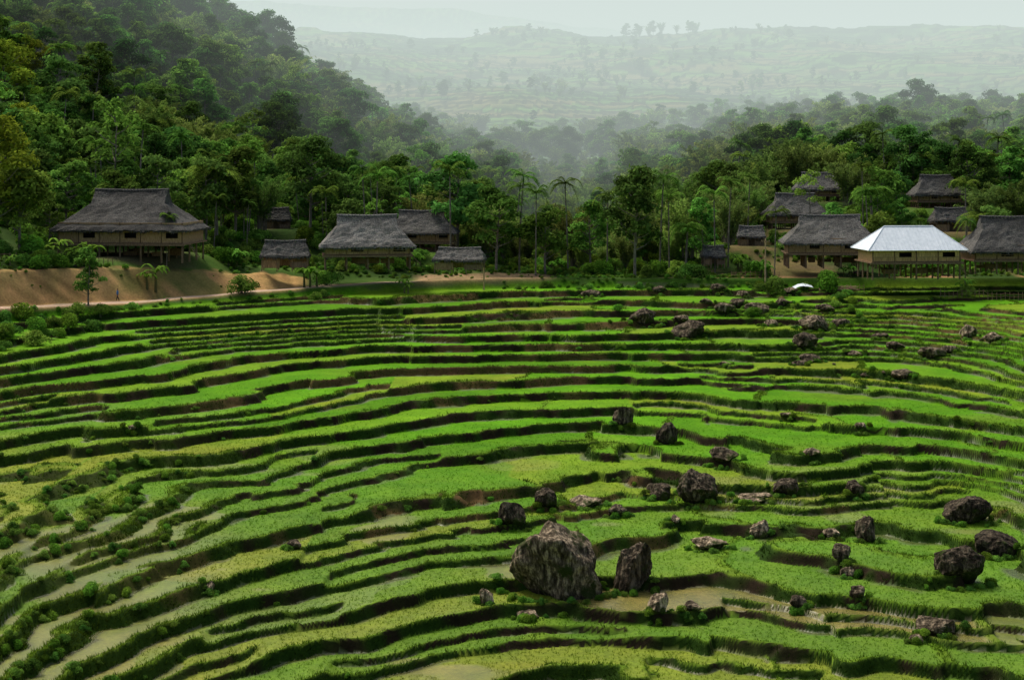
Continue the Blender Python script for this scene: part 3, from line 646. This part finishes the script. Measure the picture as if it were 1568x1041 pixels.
def house(spec):
    name,px,D,yb,Lp,rp,wp,kind,rot,tint=spec
    s=D/F; x=(px-CX)*s; z=-(yb-YH)*s
    e=bpy.data.objects.new(name,None); SC.collection.objects.link(e); e.location=(x,D,z); e.rotation_euler=(0,0,math.radians(rot))
    Lr=Lp*s; Wr=max(Lr*.55,2.5); rh=rp*s; eh=wp*s
    ridge=Lr*{'big':.54,'mid':.62,'shed':.8,'white':.5}[kind]
    rb=roof(Lr,Wr,rh,ridge,.7 if kind in('big','mid') else 1,tint,kind=='white')
    ro=rb.obj('roof',[M_white if kind=='white' else M_thatch],False,e,(0,0,eh))
    sm=ro.modifiers.new('thick','SOLIDIFY'); sm.thickness=.07 if kind=='white' else .28; sm.offset=-1
    ov=.9 if kind!='shed' else .35; ov=min(ov,Lr*.1); L=Lr-2*ov; W=Wr-2*ov
    if kind=='white':
        b=MB(); n=26
        for i in range(n+1):
            tx=-1+2*i/n; 
            for sg in (-1,1):
                x0=tx*Lr/2; x1=np.clip(x0,-ridge/2,ridge/2); k=1 if abs(x0)<=ridge/2 else 1-(abs(x0)-ridge/2)/(Lr/2-ridge/2)
                b.tube([(x0,sg*Wr/2,.03),(x0,sg*lerp(Wr/2,.04,k),rh*k+.03)],[.035,.035],4,0)
        b.tube([(-ridge/2,0,rh+.03),(ridge/2,0,rh+.03)],[.12,.12],6,0)
        for sx in(-1,1):
            for sy in(-1,1): b.tube([(sx*ridge/2,0,rh+.03),(sx*Lr/2,sy*Wr/2,.04)],[.07,.07],5,0)
        b.obj('roof_seams',[M_white],False,e,(0,0,eh))
    else:
        b=MB(); m=int(Lr/.28)
        b.tube([(-ridge/2-.1,0,0),(0,0,-.16),(ridge/2+.1,0,0)],[.2,.22,.2],7,0,(tint*1.15,)*3)
        for i in range(0,m,3):
            xx=-ridge/2+ridge*i/m
            for sg in(-1,1): b.tube([(xx,0,.2),(xx+.05,sg*.55,-.45)],[.04,.035],4,0,(tint*.7,)*3)
        b.obj('ridge_cap',[M_thatch],False,e,(0,0,eh+rh-.05))
        b=MB()
        for sy,(ax) in ((-1,0),(1,0),(-1,1),(1,1)):
            ln=Lr if ax==0 else Wr; k=int(ln*8); q=rng.uniform(-ln/2,ln/2,k)
            for a_ in q:
                l=random.uniform(.12,.42); o_=sy*((Wr if ax==0 else Lr)/2-.04); w=.06
                if ax==0: v=[(a_-w,o_,.05),(a_+w,o_,.05),(a_,o_+sy*.06,-.22-l)]
                else: v=[(o_,a_-w,.05),(o_,a_+w,.05),(o_+sy*.06,a_,-.22-l)]
                t_=tint*random.uniform(.5,1.3); b.add(v,[(0,1,2)],0,(t_,)*3)
        b.obj('thatch_fringe',[M_thatch],False,e,(0,0,eh))
    top=eh+rh*.18
    if kind=='shed':
        b=MB()
        for i in range(4):
            for sy in(-1,1): b.tube([(-L/2+L*i/3,sy*W/2,-.6),(-L/2+L*i/3,sy*W/2,top)],[.08,.07],6,0)
        b.obj('posts',[M_wood],False,e)
        b=MB(); b.box((0,W/2-.1,eh*.5),(L,.06,eh),0); b.box((-L*.3,-W/2+.12,eh*.3),(L*.38,.06,eh*.75),0,(1.2,1.15,1)); b.box((L*.3,-W/2+.12,eh*.22),(L*.36,.06,eh*.55),0,(.8,.8,.8)); b.obj('plank_walls',[M_wood],False,e)
        return
    st=eh*.45; wh=top-st
    b=MB(); nx=max(4,int(L/2.6))
    for i in range(nx+1):
        for j in range(4):
            xx=-L/2+L*i/nx; yy=-W/2+W*j/3; b.tube([(xx,yy,-.8),(xx,yy,st)],[.14,.12],7,0,(.7,.7,.7))
    b.obj('stilts',[M_wood],False,e)
    b=MB(); b.box((0,0,st+.08),(L+.9,W+.9,.16),0,(.9,.85,.8)); b.box((0,-W/2-.42,st-.06),(L+.9,.1,.12),0,(.8,.8,.8)); b.obj('floor',[M_wood],False,e)
    wc=(2.3,2.15,1.7) if kind=='white' else ((1.6,1.5,1.3) if kind=='mid' else (1.45,1.35,1.2))
    b=MB(); z0=st+.16; z1=top; zh=z1-z0
    b.box((0,W/2,(z0+z1)/2),(L,.08,zh),0,wc); 
    for sx in(-1,1): b.box((sx*L/2,0,(z0+z1)/2),(.08,W-.1,zh),0,wc)
    bay=L/nx; eaveclear=eh-.1-z0
    for i in range(nx):
        xc=-L/2+bay*(i+.5); y_=-W/2; k=random.uniform(.8,1.2); c3=tuple(q*k for q in wc)
        wlow=eaveclear*.42
        if i%2==1:
            b.box((xc,y_,z0+wlow/2),(bay-.02,.07,wlow),0,c3); b.box((xc,y_,z0+eaveclear*.86+(z1-z0-eaveclear*.86)/2),(bay-.02,.07,z1-z0-eaveclear*.86),0,c3)
            for sg in(-1,1): b.box((xc+sg*bay*.39,y_,z0+eaveclear*.64),(bay*.2,.07,eaveclear*.44),0,c3)
        else: b.box((xc,y_,(z0+z1)/2),(bay-.02,.07,zh),0,c3)
    b.obj('plank_walls',[M_wood],False,e)
    b=MB()
    for i in range(nx+1): b.box((-L/2+bay*i,-W/2-.06,(z0+z1)/2),(.13,.06,zh),0,(.6,.55,.5))
    b.box((0,-W/2-.07,z0+.05),(L,.05,.12),0,(.6,.55,.5)); b.obj('wall_frame',[M_wood],False,e)
    b=MB(); b.box((0,.3,(z0+z1)/2),(L-.6,W-1.2,zh-.1),0); b.obj('room_shade_box',[M_dark],False,e)  # added box behind the window gaps, its blackness imitates unlit room shade
    b=MB(); lx=L/2+.7
    for sg in(-.35,.35): b.tube([(lx-.5,-W/4+sg,st+.1),(lx+.9,-W/4+sg,-.2)],[.05,.05],5,0)
    for i in range(5): b.box((lx-.5+1.4*(i+.5)/5,-W/4,st+.1-(st+.3)*(i+.5)/5),(.14,.7,.05),0)
    b.obj('ladder',[M_wood],False,e)
    b=MB()
    for i in range(5):
        xx=random.uniform(-L*.42,L*.42); hh=random.uniform(.3,.75)*st; b.box((xx,random.uniform(-W*.3,W*.1),hh/2-.05),(random.uniform(.8,2.2),.8,hh),0,(.6,.55,.45),random.uniform(-.3,.3))
    b.obj('stored_firewood',[M_wood],False,e)
    if kind in('mid','white'):
        b=MB(); yy=-W/2-.4
        for i in range(nx*3+1): b.box((-L/2+L*i/(nx*3),yy,st+.5),(.05,.05,.7),0,(1.2,1.1,.9))
        b.box((0,yy,st+.88),(L,.07,.06),0,(1.2,1.1,.9)); b.obj('veranda_rail',[M_wood],False,e)
for h in HS: house(h)

def fence(pts,hgt=1.1,sp=.7):
    b=MB(); P=[]
    for (a,D1),(c_,D2) in zip(pts[:-1],pts[1:]):
        x1,x2=(a-CX)/F*D1,(c_-CX)/F*D2; L=math.hypot(x2-x1,D2-D1); n=max(2,int(L/sp))
        for i in range(n): t=i/n; P.append((lerp(x1,x2,t),lerp(D1,D2,t)))
    xs=np.array([q[0] for q in P]); yy=np.array([q[1] for q in P]); zz=terrain(xs,yy)['z']
    for i in range(len(P)):
        b.tube([(xs[i],yy[i],zz[i]-.3),(xs[i]+random.uniform(-.05,.05),yy[i],zz[i]+hgt*random.uniform(.85,1.15))],[.05,.04],5,0,(1,1,1))
        if i and (abs(xs[i]-xs[i-1])<2*sp):
            for q in(.45,.8): b.tube([(xs[i-1],yy[i-1]-.05,zz[i-1]+hgt*q),(xs[i],yy[i]-.05,zz[i]+hgt*q)],[.025,.025],4,0,(1.1,1,.9))
    b.obj('wooden_fence',[M_wood])
fence([(-40,176.5),(60,181),(180,190)]); fence([(1290,210),(1330,209)],1,.6); fence([(1440,205),(1600,203)],1.1,.6); fence([(1120,214),(1200,214)],1.,.7)
def pole(px,D,hpx,cross=True):
    x=(px-CX)/F*D; z=gz(x,D); h=hpx*D/F; b=MB(); b.tube([(0,0,-.5),(0,0,h*.5),(.04,0,h)],[.13,.11,.08],8,0,(2.0,2.0,1.9))
    if cross: b.box((0,-.12,h-.5),(1.3,.1,.1),0,(1.2,1.2,1.2)); [b.tube([(q,-.12,h-.45),(q,-.12,h-.28)],[.05,.04],6,0,(2,2,2)) for q in(-.55,0,.55)]
    b.obj('utility_pole',[M_wood],False,None,(x,D,z))
pole(1172,212,72); pole(741,208,52,False)
x,y,z=((1228-CX)/F*208,208,0); z=gz(x,y)
b=MB(); n=9
V=[];Fc=[]
for i in range(n):
    for j in range(6):
        V.append((i/(n-1)*3.2-1.6,j/5*1.8-.9,.55+.75*math.sin(i/(n-1)*2.6)*(.6+.4*j/5)+random.uniform(-.07,.07)))
for i in range(n-1):
    for j in range(5): Fc.append((i*6+j,(i+1)*6+j,(i+1)*6+j+1,i*6+j+1))
b.add(V,Fc,0); 
b.obj('plastic_tarp',[M_white],True,None,(x,y,z))
b=MB()
for i in range(40):
    b.tube([(random.uniform(-3,3),random.uniform(-.8,.8),random.uniform(0,.5)),(random.uniform(-3,3),random.uniform(-.8,.8),random.uniform(.1,1.0))],[.07,.05],5,0,(random.uniform(.8,1.5),)*3)
b.obj('timber_pile',[M_wood],False,None,((1285-CX)/F*209,209,gz((1285-CX)/F*209,209)))

# ------------------------------------------------------------ person walking on the road
def person(px,D,h):
    x=(px-CX)/F*D; z=gz(x,D); J=[];Ed=[];Rr=[]
    def j(p,r,par=None):
        J.append(p); Rr.append(r)
        if par is not None: Ed.append((par,len(J)-1))
        return len(J)-1
    pel=j((0,0,.52),.085); ab=j((0,0,.60),.075,pel); ch=j((0,-.01,.72),.095,ab); nk=j((0,-.01,.825),.035,ch); hd=j((0,-.015,.87),.05,nk); hd2=j((0,-.01,.93),.062,hd); j((0,0,.965),.045,hd2)
    for s in(-1,1):
        hip=j((s*.055,0,.49),.06,pel); kn=j((s*.06,-.05*s-.01,.28),.042,hip); an=j((s*.06,-.10*s+.04*(s<0),.04),.026,kn); j((s*.065,-.10*s-.06,.018),.02,an)
        sh=j((s*.10,0,.79),.04,ch); el=j((s*.135,.03*s,.64),.03,sh); wr=j((s*.14,.06*s-.03,.51),.02,el); pm=j((s*.14,.065*s-.04,.47),.018,wr)
        for q,(dx,l) in enumerate([(-.015,.035),(-.005,.042),(.005,.04),(.014,.032)]):
            f1=j((s*.14+dx*.3,.065*s-.04+dx,.455-l*.5),.0055,pm); j((s*.138,.065*s-.045+dx,.455-l),.0045,f1)
        j((s*.125,.065*s-.06,.455),.006,pm)
    me=bpy.data.meshes.new('body'); me.from_pydata([(a*h,b_*h,c_*h) for a,b_,c_ in J],Ed,[]); o=bpy.data.objects.new('tmp_person',me); SC.collection.objects.link(o)
    md=o.modifiers.new('s','SKIN')
    for v,r in zip(me.skin_vertices[0].data,Rr): v.radius=(r*h,r*h)
    me.skin_vertices[0].data[0].use_root=True
    o.modifiers.new('ss','SUBSURF').levels=2; o.modifiers['ss'].render_levels=2
    dg=bpy.context.evaluated_depsgraph_get(); m2=bpy.data.meshes.new_from_object(o.evaluated_get(dg)); bpy.data.objects.remove(o)
    cols=[('skin',(.35,.2,.13)),('blue_shirt',(.06,.2,.5)),('dark_trousers',(.02,.02,.03)),('black_hair',(.01,.01,.01))]
    m2.materials.clear()
    for nme,c in cols: m2.materials.append(mat_simple(nme,[(.3,tuple(q*.8 for q in c)),(.7,c)],(1,1,1),8,.1,.01))
    for p_ in m2.polygons:
        c=p_.center/h; i=0
        if c.z>.90 and (c.y>-.03 or c.z>.955): i=3
        elif abs(c.x)>.1 and c.z<.62 : i=0
        elif .5<c.z<.825: i=1
        elif c.z<=.5 and c.z>.05: i=2
        p_.material_index=i; p_.use_smooth=True
    e=bpy.data.objects.new('walking_person',m2); SC.collection.objects.link(e); e.location=(x,D,z+.01); e.rotation_euler=(0,0,math.radians(-60))
x,y,z=ray(180,461,150); person(180,y,1.65)

# ------------------------------------------------------------ mist (homogeneous absorption; volume emission stands in for scattered sky light)
m,nt,out=newmat('valley_mist'); SG=.00108
ab=N(nt,'ShaderNodeVolumeAbsorption'); ab.inputs['Color'].default_value=(0,0,0,1); ab.inputs['Density'].default_value=SG
em=N(nt,'ShaderNodeEmission'); em.inputs['Color'].default_value=(.69,.79,.755,1); em.inputs['Strength'].default_value=SG
ad=N(nt,'ShaderNodeAddShader'); nt.links.new(ab.outputs[0],ad.inputs[0]); nt.links.new(em.outputs[0],ad.inputs[1]); nt.links.new(ad.outputs[0],out.inputs['Volume'])
b=MB(); b.box((0,2640,95),(6000,4680,350),0); b.obj('valley_mist',[m])

# ------------------------------------------------------------ light, world, camera
EL=math.radians(60); AZ=math.radians(-45)
w=bpy.data.worlds.new('World'); SC.world=w; w.use_nodes=True; nt=w.node_tree; nt.nodes.clear()
sk=N(nt,'ShaderNodeTexSky',sky_type='NISHITA'); sk.sun_disc=False; sk.sun_elevation=EL; sk.sun_rotation=AZ; sk.dust_density=6; sk.air_density=1; sk.ozone_density=.6
bg=N(nt,'ShaderNodeBackground'); bg.inputs[1].default_value=.15; wo=N(nt,'ShaderNodeOutputWorld')
nt.links.new(sk.outputs[0],bg.inputs[0]); nt.links.new(bg.outputs[0],wo.inputs[0])
sl=bpy.data.lights.new('sun','SUN'); sl.energy=3.0; sl.angle=math.radians(18); sl.color=(1,.95,.84); so=bpy.data.objects.new('sun',sl); SC.collection.objects.link(so)
d=-Vector((math.sin(AZ)*math.cos(EL),math.cos(AZ)*math.cos(EL),math.sin(EL))); so.rotation_euler=d.to_track_quat('-Z','Y').to_euler(); so.location=(0,100,80)
cd=bpy.data.cameras.new('camera'); cam=bpy.data.objects.new('camera',cd); SC.collection.objects.link(cam); cam.location=(0,0,0); cam.rotation_euler=(math.radians(90),0,0)
cd.lens=50; cd.sensor_width=36; cd.shift_y=-(520.5-YH)/1568; cd.clip_end=12000; cd.clip_start=.1
SC.camera=cam
